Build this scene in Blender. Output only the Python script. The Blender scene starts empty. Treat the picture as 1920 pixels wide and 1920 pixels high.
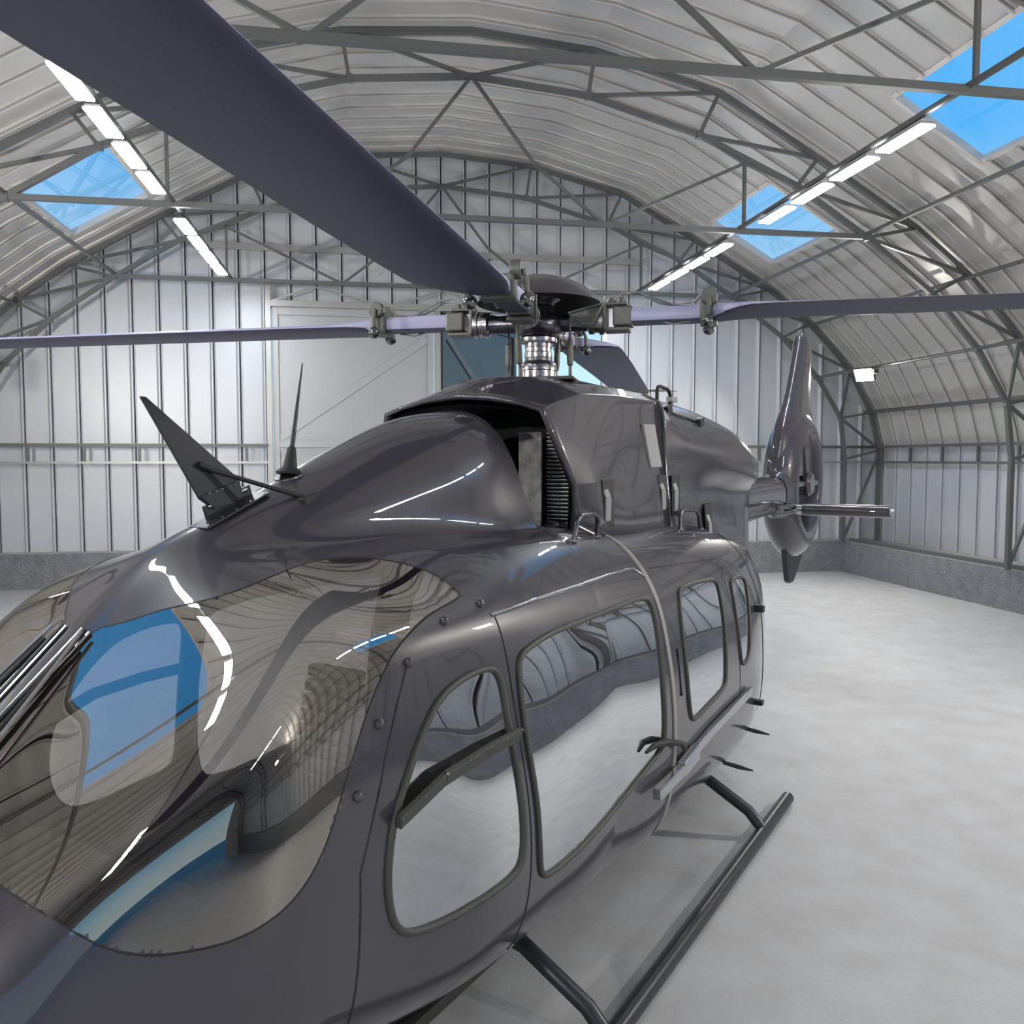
import bpy, math, random
from mathutils import Vector, Matrix
random.seed(7)
SC = bpy.context.scene
COL = SC.collection
PI = math.pi

# ------------------------------------------------------------------ helpers
class MB:
    def __init__(self): self.v=[]; self.f=[]
    def add(self, v, f):
        o=len(self.v); self.v += [tuple(p) for p in v]; self.f += [tuple(i+o for i in q) for q in f]; return self
    def box(self, c, s, rz=0.0, M=None):
        x,y,z=[q/2 for q in s]
        P=[Vector((a,b,d)) for a in (-x,x) for b in (-y,y) for d in (-z,z)]
        R = M if M is not None else Matrix.Rotation(rz,3,'Z')
        P=[R@p+Vector(c) for p in P]
        return self.add(P,[(0,1,3,2),(4,6,7,5),(0,4,5,1),(2,3,7,6),(0,2,6,4),(1,5,7,3)])
    def beam(self, p, q, w, h, up=(0,0,1)):
        p=Vector(p); q=Vector(q); d=(q-p).normalized(); u=Vector(up)
        if abs(d.dot(u))>.98: u=Vector((1,0,0))
        s=d.cross(u).normalized(); u=s.cross(d).normalized()
        V=[]
        for e in (p,q):
            for a,b in ((-1,-1),(1,-1),(1,1),(-1,1)): V.append(e+s*(a*w/2)+u*(b*h/2))
        return self.add(V,[(3,2,1,0),(4,5,6,7),(0,1,5,4),(1,2,6,5),(2,3,7,6),(3,0,4,7)])
    def tube(self, pts, r, n=10, closed=False, cap=True):
        pts=[Vector(p) for p in pts]; N=len(pts)
        rs = r if isinstance(r,(list,tuple)) else [r]*N
        V=[]; prev=None
        for i,p in enumerate(pts):
            if closed: d=(pts[(i+1)%N]-pts[i-1])
            else: d=pts[min(i+1,N-1)]-pts[max(i-1,0)]
            d=d.normalized() if d.length>1e-9 else Vector((0,0,1))
            if prev is None:
                u=Vector((0,0,1)) if abs(d.z)<.9 else Vector((1,0,0))
                u=(u-d*d.dot(u)).normalized()
            else:
                u=prev-d*d.dot(prev)
                u=u.normalized() if u.length>1e-6 else d.orthogonal().normalized()
            prev=u; w=d.cross(u)
            for k in range(n):
                a=2*PI*k/n; V.append(p+(u*math.cos(a)+w*math.sin(a))*rs[i])
        F=[]
        for i in range(N if closed else N-1):
            j=(i+1)%N
            for k in range(n):
                l=(k+1)%n; F.append((i*n+k,i*n+l,j*n+l,j*n+k))
        if not closed and cap: F+= [tuple(range(n-1,-1,-1)), tuple((N-1)*n+k for k in range(n))]
        return self.add(V,F)
    def lathe(self, prof, c=(0,0,0), n=32, M=None, closed=False):
        # prof: list of (r,h) about local Z
        V=[]; F=[]; R=M if M is not None else Matrix.Identity(3); c=Vector(c); m=len(prof)
        for i in range(n):
            a=2*PI*i/n
            for r,h in prof: V.append(R@Vector((r*math.cos(a),r*math.sin(a),h))+c)
        for i in range(n):
            j=(i+1)%n
            for k in range(m if closed else m-1):
                l=(k+1)%m; F.append((i*m+k,j*m+k,j*m+l,i*m+l))
        if not closed:
            if prof[0][0]>1e-6: F.append(tuple(i*m for i in range(n-1,-1,-1)))
            if prof[-1][0]>1e-6: F.append(tuple(i*m+m-1 for i in range(n)))
        return self.add(V,F)
    def sphere(self, c, r, n=14):
        prof=[(max(1e-4,r*math.sin(PI*k/n)), -r*math.cos(PI*k/n)) for k in range(n+1)]
        return self.lathe(prof, c, n+4)
    def grid(self, rows, closed=False, cap=False):
        m=len(rows[0]); V=[p for r in rows for p in r]; F=[]
        for i in range(len(rows)-1):
            for k in range(m if closed else m-1):
                l=(k+1)%m; F.append((i*m+k,i*m+l,(i+1)*m+l,(i+1)*m+k))
        if cap: F+=[tuple(range(m-1,-1,-1)), tuple((len(rows)-1)*m+k for k in range(m))]
        return self.add(V,F)
    def xf(self, M):
        self.v=[tuple(M@Vector(p)) for p in self.v]; return self
    def build(self, name, mat, parent=None, smooth=None, bevel=0, recalc=True):
        me=bpy.data.meshes.new(name); me.from_pydata(self.v,[],self.f); me.update()
        if recalc:
            import bmesh
            b=bmesh.new(); b.from_mesh(me); bmesh.ops.remove_doubles(b,verts=b.verts,dist=1e-6)
            bmesh.ops.recalc_face_normals(b,faces=b.faces); b.to_mesh(me); b.free()
        if smooth is not None:
            for p in me.polygons: p.use_smooth=True
            me.set_sharp_from_angle(angle=math.radians(smooth))
        for m in (mat if isinstance(mat,(list,tuple)) else [mat]): me.materials.append(m)
        o=bpy.data.objects.new(name,me); COL.objects.link(o)
        if parent is not None: o.parent=parent
        if bevel:
            b=o.modifiers.new('bevel','BEVEL'); b.width=bevel; b.segments=2; b.limit_method='ANGLE'
        return o

def tag(o, label=None, cat=None, group=None, kind=None):
    if label: o['label']=label
    if cat: o['category']=cat
    if group: o['group']=group
    if kind: o['kind']=kind
    return o
def empty(name, loc=(0,0,0), rz=0, **k):
    o=bpy.data.objects.new(name,None); COL.objects.link(o); o.location=loc; o.rotation_euler=(0,0,rz); o.empty_display_size=.2
    return tag(o,**k)
def kids(o): return [c for c in bpy.data.objects if c.parent==o]
def copy_tree(o, parent=None):
    c=o.copy(); COL.objects.link(c); c.parent=parent
    for ch in kids(o): copy_tree(ch,c)
    return c

# ------------------------------------------------------------------ materials
def mat(name, col, rough=.5, metal=0., coat=0., bump=None, var=None, spec=None, emis=None, estr=0, coat_rough=.03):
    m=bpy.data.materials.new(name); m.use_nodes=True; nt=m.node_tree; b=nt.nodes['Principled BSDF']
    b.inputs['Base Color'].default_value=(*col,1); b.inputs['Roughness'].default_value=rough
    b.inputs['Metallic'].default_value=metal; b.inputs['Coat Weight'].default_value=coat; b.inputs['Coat Roughness'].default_value=coat_rough
    if spec is not None: b.inputs['Specular IOR Level'].default_value=spec
    if emis: b.inputs['Emission Color'].default_value=(*emis,1); b.inputs['Emission Strength'].default_value=estr
    tc=nt.nodes.new('ShaderNodeTexCoord')
    if var:  # (scale, col2, contrast lo, hi)
        n=nt.nodes.new('ShaderNodeTexNoise'); n.inputs['Scale'].default_value=var[0]; n.inputs['Detail'].default_value=6
        r=nt.nodes.new('ShaderNodeValToRGB'); r.color_ramp.elements[0].position=var[2]; r.color_ramp.elements[1].position=var[3]
        r.color_ramp.elements[0].color=(*col,1); r.color_ramp.elements[1].color=(*var[1],1)
        nt.links.new(tc.outputs['Object'],n.inputs['Vector']); nt.links.new(n.outputs['Fac'],r.inputs['Fac']); nt.links.new(r.outputs['Color'],b.inputs['Base Color'])
    if bump:  # (scale, strength, distance)
        n=nt.nodes.new('ShaderNodeTexNoise'); n.inputs['Scale'].default_value=bump[0]; n.inputs['Detail'].default_value=5
        u=nt.nodes.new('ShaderNodeBump'); u.inputs['Strength'].default_value=bump[1]; u.inputs['Distance'].default_value=bump[2]
        nt.links.new(tc.outputs['Object'],n.inputs['Vector']); nt.links.new(n.outputs['Fac'],u.inputs['Height']); nt.links.new(u.outputs['Normal'],b.inputs['Normal'])
    return m
def glass(name, tint, f0, power, refl=(1,1,1), rough=0.0):
    m=bpy.data.materials.new(name); m.use_nodes=True; nt=m.node_tree; nt.nodes.clear()
    out=nt.nodes.new('ShaderNodeOutputMaterial'); mx=nt.nodes.new('ShaderNodeMixShader')
    tr=nt.nodes.new('ShaderNodeBsdfTransparent'); tr.inputs['Color'].default_value=(*tint,1)
    gl=nt.nodes.new('ShaderNodeBsdfGlossy'); gl.inputs['Color'].default_value=(*refl,1); gl.inputs['Roughness'].default_value=rough
    lw=nt.nodes.new('ShaderNodeLayerWeight'); lw.inputs['Blend'].default_value=.5
    pw=nt.nodes.new('ShaderNodeMath'); pw.operation='POWER'; pw.inputs[1].default_value=power
    ma=nt.nodes.new('ShaderNodeMath'); ma.operation='MULTIPLY_ADD'; ma.inputs[1].default_value=1-f0; ma.inputs[2].default_value=f0
    nt.links.new(lw.outputs['Facing'],pw.inputs[0]); nt.links.new(pw.outputs[0],ma.inputs[0]); nt.links.new(ma.outputs[0],mx.inputs['Fac'])
    nt.links.new(tr.outputs[0],mx.inputs[1]); nt.links.new(gl.outputs[0],mx.inputs[2]); nt.links.new(mx.outputs[0],out.inputs['Surface'])
    return m
M_floor=mat('concrete_floor',(.545,.555,.575),.6,bump=(35,.25,.01),var=(3.0,(.46,.46,.465),.3,.75))
M_plinth=mat('rough_concrete',(.27,.28,.30),.75,bump=(22,.9,.05),var=(6,(.20,.21,.235),.35,.7))
M_cap=mat('smooth_concrete_cap',(.42,.41,.395),.7)
M_sheet=mat('wall_sheet_metal',(.60,.625,.665),.42,metal=.25,bump=(1.2,.12,.05))
M_roof=mat('roof_sheet_metal',(.60,.585,.57),.36,metal=.30,bump=(1.1,.22,.08))
M_seam=mat('sheet_lap_line',(.06,.06,.065),.6)
M_steel=mat('grey_painted_steel',(.15,.155,.155),.45,metal=.35)
M_steel2=mat('light_galvanised_steel',(.42,.42,.41),.35,metal=.6)
M_doorp=mat('door_sheet',(.43,.44,.455),.38,metal=.4,bump=(2.0,.1,.03))
M_lite=mat('lamp_diffuser',(1,1,1),.5,emis=(.93,.965,1.0),estr=36)
M_flood=mat('flood_lens',(1,1,1),.5,emis=(1,.95,.86),estr=45)
M_lampbody=mat('lamp_housing',(.10,.10,.10),.5,metal=.3)
M_lamptray=mat('lamp_tray',(.55,.55,.55),.4,metal=.3)
M_curb=mat('skylight_curb',(.66,.62,.58),.6)
M_ground=mat('outside_paving',(.36,.37,.36),.9)
M_paint=mat('dark_plum_grey_paint',(.048,.0445,.058),.33,spec=.28,coat=1.0,coat_rough=.015)
M_paint.node_tree.nodes['Principled BSDF'].inputs['Coat IOR'].default_value=1.5
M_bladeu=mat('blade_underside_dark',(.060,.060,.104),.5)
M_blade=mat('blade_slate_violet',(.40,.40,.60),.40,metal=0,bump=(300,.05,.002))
M_bladetip=mat('blade_orange_edge',(.35,.17,.05),.6)
M_black=mat('matt_black',(.012,.012,.013),.6)
M_rubber=mat('grey_rubber_seal',(.055,.055,.05),.55)
M_chrome=mat('worn_chrome',(.46,.45,.48),.27,metal=1.0,bump=(120,.2,.002),var=(60,(.22,.20,.21),.4,.65))
M_hub=mat('dark_blued_steel',(.16,.155,.19),.28,metal=.9,bump=(90,.15,.003),var=(30,(.07,.065,.08),.4,.7))
M_cast=mat('grey_green_casting',(.15,.15,.138),.5,metal=.5,bump=(60,.2,.003),var=(25,(.13,.125,.11),.4,.7))
M_ball=mat('dark_steel_ball',(.22,.22,.21),.22,metal=1.0)
M_cable=mat('grey_cable',(.24,.24,.235),.4,metal=.4)
M_dark=mat('dark_anodised_plate',(.035,.037,.045),.35,metal=.4)
M_latch=mat('latch_grey',(.33,.33,.35),.4,metal=.4)
M_patch=mat('grip_patch_grey',(.36,.36,.36),.8,bump=(260,.5,.004))
M_strip=mat('weather_strip',(.30,.285,.27),.55,bump=(200,.2,.002))
M_seat=mat('seat_fabric',(.03,.032,.033),.9)
M_seatshell=mat('seat_shell',(.035,.035,.038),.6)
M_cabin=mat('cabin_trim',(.03,.028,.027),.8)
M_bright=mat('polished_aluminium',(.55,.56,.58),.2,metal=1.0)
M_grille=mat('louvre_metal',(.85,.84,.80),.5)
M_duct=mat('duct_plate',(.38,.37,.36),.6,var=(14,(.18,.18,.175),.35,.65))
G_wind=glass('tinted_windshield',(.80,.76,.71),.30,1.3,(.80,.74,.68))
G_side=glass('side_glass',(.92,.92,.93),.14,.75,(.93,.96,1.0))
G_win=glass('skylight_pane',(.98,.99,1.0),.03,3.0)
WORLD=.80; EXPO=0.6
def pchip(xs, ys, x):
    n=len(xs)
    if x<=xs[0]: return ys[0]
    if x>=xs[-1]: return ys[-1]
    k=0
    while xs[k+1]<x: k+=1
    def sl(i): return (ys[i+1]-ys[i])/(xs[i+1]-xs[i])
    def tan(i):
        if i==0: return sl(0)
        if i==n-1: return sl(n-2)
        a,b=sl(i-1),sl(i)
        if a*b<=0: return 0.0
        h0,h1=xs[i]-xs[i-1],xs[i+1]-xs[i]
        w1,w2=2*h1+h0,h1+2*h0
        return (w1+w2)/(w1/a+w2/b)
    h=xs[k+1]-xs[k]; t=(x-xs[k])/h
    d0,d1=tan(k),tan(k+1)
    return ((2*t**3-3*t*t+1)*ys[k]+(t**3-2*t*t+t)*h*d0+(-2*t**3+3*t*t)*ys[k+1]+(t**3-t*t)*h*d1)
STN=[
(-3.10,[(0,1.99),(.08,1.99),(.15,1.98),(.19,1.97),(.24,1.90),(.29,1.79),(.33,1.66),(.34,1.52),(.33,1.38),(.27,1.26),(.15,1.2),(0,1.19)]),
(-2.80,[(0,1.99),(.10,1.99),(.20,1.98),(.27,1.96),(.36,1.87),(.45,1.75),(.51,1.60),(.545,1.42),(.545,1.18),(.48,.95),(.3,.82),(0,.8)]),
(-2.40,[(0,2.02),(.12,2.02),(.25,2.01),(.35,1.97),(.48,1.87),(.60,1.75),(.68,1.59),(.73,1.4),(.745,1.12),(.71,.76),(.48,.5),(0,.47)]),
(-1.90,[(0,2.06),(.15,2.06),(.3,2.05),(.42,2.01),(.57,1.91),(.71,1.78),(.795,1.61),(.85,1.41),(.87,1.12),(.85,.68),(.62,.39),(0,.36)]),
(-1.40,[(0,2.12),(0.15,2.12),(0.32,2.12),(0.45,2.08),(0.61,1.97),(0.75,1.83),(0.834,1.65),(0.9,1.42),(0.939,1.12),(0.92,0.66),(0.68,0.36),(0,0.34)]),
(-0.80,[(0,2.15),(0.15,2.15),(0.35,2.15),(0.47,2.12),(0.64,2.02),(0.78,1.87),(0.864,1.68),(0.93,1.45),(0.969,1.12),(0.945,0.66),(0.7,0.36),(0,0.33)]),
(0.30,[(0,2.17),(0.15,2.17),(0.32,2.16),(0.45,2.135),(0.64,2.07),(0.8,1.93),(0.899,1.74),(0.955,1.5),(0.994,1.15),(0.96,0.68),(0.7,0.37),(0,0.33)]),
(0.93,[(0,2.19),(0.15,2.19),(0.35,2.19),(0.53,2.18),(0.67,2.12),(0.815,1.95),(0.904,1.73),(0.955,1.47),(0.984,1.12),(0.94,0.7),(0.68,0.4),(0,0.35)]),
(0.95,[(0,2.75),(0.25,2.685),(0.42,2.45),(0.53,2.185),(0.67,2.12),(0.815,1.95),(0.904,1.73),(0.955,1.47),(0.984,1.12),(0.94,0.7),(0.68,0.4),(0,0.35)]),
(1.20,[(0,2.715),(0.26,2.64),(0.42,2.43),(0.51,2.19),(0.66,2.13),(0.82,1.955),(0.904,1.73),(0.9568,1.46),(0.996,1.12),(0.9508,0.7),(0.68,0.4),(0,0.35)]),
(1.50,[(0,2.635),(0.22,2.56),(0.36,2.38),(0.45,2.19),(0.63,2.14),(0.82,1.96),(0.904,1.73),(0.9583,1.45),(1.001,1.11),(0.9498,0.7),(0.66,0.42),(0,0.36)]),
(1.80,[(0,2.522),(0.18,2.465),(0.3,2.32),(0.38,2.19),(0.59,2.14),(0.82,1.96),(0.899,1.72),(0.9492,1.44),(0.997,1.1),(0.9452,0.7),(0.64,0.43),(0,0.37)]),
(2.10,[(0,2.41),(0.14,2.365),(0.24,2.27),(0.32,2.18),(0.54,2.12),(0.8,1.97),(0.884,1.75),(0.9389,1.46),(0.985,1.12),(0.9234,0.7),(0.6,0.45),(0,0.38)]),
(2.40,[(0,2.29),(.09,2.27),(.18,2.22),(.3,2.17),(.52,2.115),(.79,1.97),(.88,1.74),(.925,1.45),(.935,1.12),(.87,.72),(.55,.47),(0,.40)]),
(2.70,[(0,2.165),(.08,2.148),(.17,2.126),(.3,2.094),(.55,2.030),(.77,1.92),(.87,1.66),(.91,1.38),(.91,1.07),(.82,.72),(.5,.5),(0,.43)]),
(3.00,[(0,1.93),(.08,1.918),(.18,1.896),(.3,1.867),(.54,1.806),(.75,1.70),(.83,1.5),(.87,1.24),(.86,.99),(.76,.72),(.44,.54),(0,.47)]),
(3.40,[(0,1.58),(.06,1.573),(.14,1.560),(.25,1.537),(.42,1.483),(.58,1.38),(.65,1.21),(.67,1.04),(.65,.88),(.56,.73),(.34,.6),(0,.56)]),
(3.70,[(0,1.20),(.04,1.198),(.09,1.195),(.14,1.19),(.24,1.15),(.33,1.08),(.38,1.0),(.39,.93),(.37,.86),(.31,.8),(.16,.74),(0,.73)]),
(3.82,[(0,.96),(.01,.96),(.02,.96),(.03,.955),(.04,.95),(.05,.945),(.05,.94),(.05,.93),(.05,.92),(.04,.915),(.02,.91),(0,.91)]),
]
SX=[s[0] for s in STN]
def nat_m(X,Y):
    # second derivatives of the natural cubic spline
    n=len(X); a=[0]*n; b=[1]*n; c=[0]*n; d=[0]*n
    for i in range(1,n-1):
        h0=X[i]-X[i-1]; h1=X[i+1]-X[i]
        a[i]=h0; b[i]=2*(h0+h1); c[i]=h1; d[i]=6*((Y[i+1]-Y[i])/h1-(Y[i]-Y[i-1])/h0)
    for i in range(1,n):
        w=a[i]/b[i-1]; b[i]-=w*c[i-1]; d[i]-=w*d[i-1]
    M=[0]*n; M[-1]=d[-1]/b[-1]
    for i in range(n-2,-1,-1): M[i]=(d[i]-c[i]*M[i+1])/b[i]
    return M
def nat_e(X,Y,M,x):
    k=0
    while k<len(X)-2 and X[k+1]<x: k+=1
    h=X[k+1]-X[k]; A=(X[k+1]-x)/h; B=(x-X[k])/h
    return A*Y[k]+B*Y[k+1]+((A**3-A)*M[k]+(B**3-B)*M[k+1])*h*h/6
K0=SX.index(0.95)
FX_=SX[K0:]
FC=[[[st[1][i][m] for st in STN[K0:]] for m in (0,1)] for i in range(12)]
FM=[[nat_m(FX_,FC[i][m]) for m in (0,1)] for i in range(12)]
class Sec(list): pass
def section(x):
    if x>=.9499:
        P=Sec((nat_e(FX_,FC[i][0],FM[i][0],x),nat_e(FX_,FC[i][1],FM[i][1],x)) for i in range(12))
        P[0]=(0.0,P[0][1]); P[11]=(0.0,P[11][1])
    else:
        P=Sec((pchip(SX,[s[1][i][0] for s in STN],x),pchip(SX,[s[1][i][1] for s in STN],x)) for i in range(12))
    # section curve: C2 spline through mirrored points
    ext=[(-P[j][0],P[j][1]) for j in (4,3,2,1)]+list(P)+[(-P[j][0],P[j][1]) for j in (10,9,8,7)]
    P.T=list(range(-4,16)); P.Y=[[e[m] for e in ext] for m in (0,1)]; P.M=[nat_m(P.T,P.Y[m]) for m in (0,1)]
    return P
def sec_eval(P,s):
    k=min(int(s),10); t=s-k; j=k+4; r=[]
    A=1-t; B=t
    for m in (0,1):
        Y=P.Y[m]; M=P.M[m]
        r.append(A*Y[j]+B*Y[j+1]+((A**3-A)*M[j]+(B**3-B)*M[j+1])/6)
    return r
# ------------------------------------------------------------------ hangar
X0=1.5; YB=17.8; YF=-12.6
PROF=[(9.77,0),(9.77,2.78),(9.53,3.59),(9.0,4.52),(8.5,5.02),(8.0,5.51),(7.05,6.22),(6.62,6.468),(5.30,7.229),(3.9,8.0),(1.8,8.55),(0,8.7)]
def struct(o): o['kind']='structure'; return o
MB().box((X0,(YB+YF)/2,-.1),(21.4,YB-YF+2,.2)).build('floor',M_floor)['kind']='structure'
struct(MB().box((X0,30,-.14),(160,160,.05)).build('ground',M_ground))

def rib_profile(a,b,step=.5,ph=0.0,h=.05,w=.09,flip=False):
    # 1-D trace (t, offset) of a standing-seam sheet between a and b, ribs at ph+k*step
    T=[(a,0.0)]; k=math.ceil((a+w-ph)/step)
    while ph+k*step<b-w:
        c=ph+k*step
        U=[(-.062,0.0),(-.050,.018),(-.030,.052),(-.018,.058),(.004,.058),(.009,.050),(.011,-.02),(.036,-.021),(.038,.032),(.047,.032),(.053,.0)]
        if flip: U=[(-a_,b_) for a_,b_ in U[::-1]]
        T+=[(c+a_,b_) for a_,b_ in U]
        k+=1
    T.append((b,0.0)); return T
M_groove=mat('groove_shade',(.035,.037,.042),.6)
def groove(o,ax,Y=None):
    # faces at the bottom of the seam grooves get a dark colour that paints in their shade
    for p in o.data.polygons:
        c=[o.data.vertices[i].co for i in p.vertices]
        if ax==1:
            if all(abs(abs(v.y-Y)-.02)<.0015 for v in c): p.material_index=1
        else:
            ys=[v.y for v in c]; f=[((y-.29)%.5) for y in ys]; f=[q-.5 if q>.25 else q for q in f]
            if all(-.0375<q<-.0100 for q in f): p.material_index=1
def arch_z(rx):
    rx=abs(rx)
    for (a,za),(b,zb) in zip(PROF[1:],PROF[2:]):
        if b<=rx<=a: return za+(zb-za)*(a-rx)/(a-b)
    return PROF[-1][1] if rx<1 else PROF[1][1]
def gable(name, Y, sgn, hole, material):
    # gable sheet in the XZ plane; ribs project towards the room (sgn)
    m=MB(); T=rib_profile(X0-9.77,X0+9.77,ph=0.0)
    for (t0,o0),(t1,o1) in zip(T,T[1:]):
        c=(t0+t1)/2
        z0=.0
        if hole and hole[0]<=c<=hole[1]: z0=hole[2]
        za,zb=arch_z(t0-X0),arch_z(t1-X0)
        m.add([(t0,Y+sgn*o0,z0),(t1,Y+sgn*o1,z0),(t1,Y+sgn*o1,zb),(t0,Y+sgn*o0,za)],[(0,1,2,3)])
        m.add([(t0,Y-sgn*.06,z0),(t1,Y-sgn*.06,z0),(t1,Y-sgn*.06,zb),(t0,Y-sgn*.06,za)],[(3,2,1,0)])
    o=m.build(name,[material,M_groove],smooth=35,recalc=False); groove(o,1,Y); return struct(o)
wb=gable('wall_back',YB,-1,(-1.84,4.86,5.50),M_sheet)
wf=gable('wall_front',YF,1,(-5.6,8.6,5.0),M_sheet)  # the hole is an unseen gate, made wide to let in daylight
# fine lap lines on the back wall
m=MB()
for x in (-3.46,-9.0+.0,6.55,-.46+.0): 
    z1=arch_z(x-X0) if abs(x-X0)<9.7 else 0
    if z1 and not(-1.9<x<4.9): m.box((x,YB-.004,z1/2),(.012,.012,z1-.02))
    elif z1: m.box((x,YB-.004,(5.5+z1)/2),(.012,.012,z1-5.5))
m.build('lap_line',M_seam,parent=wb)

SKY=[(13.92,16.46),(7.92,10.46),(1.92,4.46)]   # skylight bays along Y
def sidesheet(side, seg0, seg1, name, material):
    m=MB(); T=rib_profile(YF,YB,ph=.29,flip=True)
    for (t0,o0),(t1,o1) in zip(T,T[1:]):
        c=(t0+t1)/2
        for k in range(seg0,seg1):
            if k==7 and any(a<c<b for a,b in SKY): continue
            (xa,za),(xb,zb)=PROF[k],PROF[k+1]
            n=Vector((-(zb-za),0,(xb-xa))).normalized()    # points inward-ish
            if n.x>0 or (abs(n.x)<1e-6 and n.z>0): n=-n
            def nn(i):
                v=Vector((0,0,0))
                for j in (i-1,i):
                    if 0<=j<len(PROF)-1:
                        (p,q),(r,s)=PROF[j],PROF[j+1]; w=Vector((-(s-q),0,(r-p))).normalized()
                        if w.x>0 or (abs(w.x)<1e-6 and w.z>0): w=-w
                        v+=w
                return v.normalized()
            na,nb=nn(k),nn(k+1)
            P=[]
            for (x,z,t,o,q) in ((xa,za,t0,o0,na),(xb,zb,t0,o0,nb),(xb,zb,t1,o1,nb),(xa,za,t1,o1,na)):
                P.append((X0+side*(x+q.x*o),t,z+q.z*o))
            m.add(P,[(0,1,2,3)])
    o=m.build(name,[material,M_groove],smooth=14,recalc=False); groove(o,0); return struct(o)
sidesheet(1,0,1,'wall_right',M_sheet); sidesheet(-1,0,1,'wall_left',M_sheet)
# vault: both halves in one ceiling object
_c=MB()
for side in (1,-1):
    T=rib_profile(YF,YB,ph=.29,flip=True)
    def nrm(i):
        v=Vector((0,0,0))
        for j in (i-1,i):
            if 0<=j<len(PROF)-1:
                (p,q),(r,s)=PROF[j],PROF[j+1]; w=Vector((-(s-q),0,(r-p))).normalized()
                if w.x>0 or (abs(w.x)<1e-6 and w.z>0): w=-w
                v+=w
        return v.normalized()
    for k in range(1,len(PROF)-1):
        (xa,za),(xb,zb)=PROF[k],PROF[k+1]; na,nb=nrm(k),nrm(k+1)
        R=[]; run=[]
        for i,(t,o) in enumerate(T):
            if k==7:
                inside=any(a<t<b for a,b in SKY)
                if inside:
                    if run: R.append(run); run=[]
                    continue
            run.append(((X0+side*(xa+na.x*o),t,za+na.z*o),(X0+side*(xb+nb.x*o),t,zb+nb.z*o)))
        if run: R.append(run)
        for run in R: _c.grid(run)
        if k==7:   # straight infill up to each opening edge
            def strip(t0,t1):
                _c.add([(X0+side*xa,t0,za),(X0+side*xb,t0,zb),(X0+side*xb,t1,zb),(X0+side*xa,t1,za)],[(0,1,2,3)])
            ts=[t for t,_ in T]
            for a,b in SKY:
                lo=max(t for t in ts if t<=a); hi=min(t for t in ts if t>=b); strip(lo,a); strip(b,hi)
import bmesh
def weld(o,ang):
    b=bmesh.new(); b.from_mesh(o.data); bmesh.ops.remove_doubles(b,verts=b.verts,dist=1e-5); b.to_mesh(o.data); b.free()
    for p in o.data.polygons: p.use_smooth=True
    o.data.set_sharp_from_angle(angle=math.radians(ang))
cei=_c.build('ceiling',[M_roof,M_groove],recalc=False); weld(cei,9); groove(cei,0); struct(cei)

# skylights: curb + pane, on both slopes
dn=Vector((-(7.229-6.468),0,(5.30-6.62))).normalized()
n=0
for side in (1,-1):
    for a,b in SKY:
        n+=1
        A=Vector((X0+side*6.62,0,6.468)); B=Vector((X0+side*5.30,0,7.229)); nv=Vector((side*-(dn.x),0,-dn.z)); nv=nv if nv.z>0 else -nv
        q=MB(); e=[(A,a),(B,a),(B,b),(A,b)]
        P=[Vector((p.x,t,p.z)) for p,t in e]
        for i in range(4):
            p0,p1=P[i],P[(i+1)%4]
            q.beam(p0+nv*.02,p1+nv*.02,.07,.10,up=nv)
        w=q.build('window_%d'%n,M_curb); struct(w)
        g=MB(); g.add([p+nv*.07 for p in P],[(0,1,2,3)]); g.build('pane',G_win,parent=w)

# concrete upstands
def baseb(name, lo, hi, top):
    q=MB().box(((lo[0]+hi[0])/2,(lo[1]+hi[1])/2,.345),(hi[0]-lo[0],hi[1]-lo[1],.69)); o=struct(q.build(name,M_plinth))
    MB().box(((lo[0]+hi[0])/2,(lo[1]+hi[1])/2,.695),(hi[0]-lo[0],hi[1]-lo[1],.012)).build('cap',M_cap,parent=o)
    return o
baseb('baseboard_right',(10.395,YF+.05),(11.25,YB-.05),0)
baseb('baseboard_left',(-8.25,YF+.05),(-7.395,YB-.05),0)
q=MB()
for x0,x1 in ((-7.395,-1.9),(4.9,10.395)): q.box(((x0+x1)/2,17.68,.345),(x1-x0,.24,.69))
o=struct(q.build('baseboard_back',M_plinth)); q=MB()
for x0,x1 in ((-7.395,-1.9),(4.9,10.395)): q.box(((x0+x1)/2,17.68,.695),(x1-x0,.24,.012))
q.build('cap',M_cap,parent=o)

# lattice frames
IN=[(8.8,.70),(8.8,2.5),(8.68,3.40),(8.12,4.26),(7.3,5.10),(6.15,5.92),(4.97,6.64),(3.4,7.3),(1.7,7.75),(0,7.9)]
OU=[(9.62,.70),(9.62,2.72),(9.40,3.52),(8.88,4.44),(8.42,4.92),(7.9,5.42),(6.98,6.10),(5.3,7.07),(3.7,7.93),(1.8,8.38),(0,8.52)]
WEB=[((8.8,.72),(9.62,2.66)),((8.8,2.5),(9.62,2.70)),((8.68,3.4),(9.62,2.72)),((8.68,3.4),(9.40,3.52)),((8.68,3.4),(8.88,4.44)),((8.12,4.26),(8.88,4.44)),
     ((8.88,4.44),(7.3,5.10)),((7.3,5.10),(7.9,5.42)),((7.9,5.42),(6.15,5.92)),((6.15,5.92),(6.98,6.10)),((6.98,6.10),(4.97,6.64)),((4.97,6.64),(5.3,7.07)),((5.3,7.07),(3.4,7.3)),((3.4,7.3),(3.7,7.93)),((3.7,7.93),(1.7,7.75)),((1.7,7.75),(1.8,8.38)),((1.8,8.38),(0,7.9))]
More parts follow.
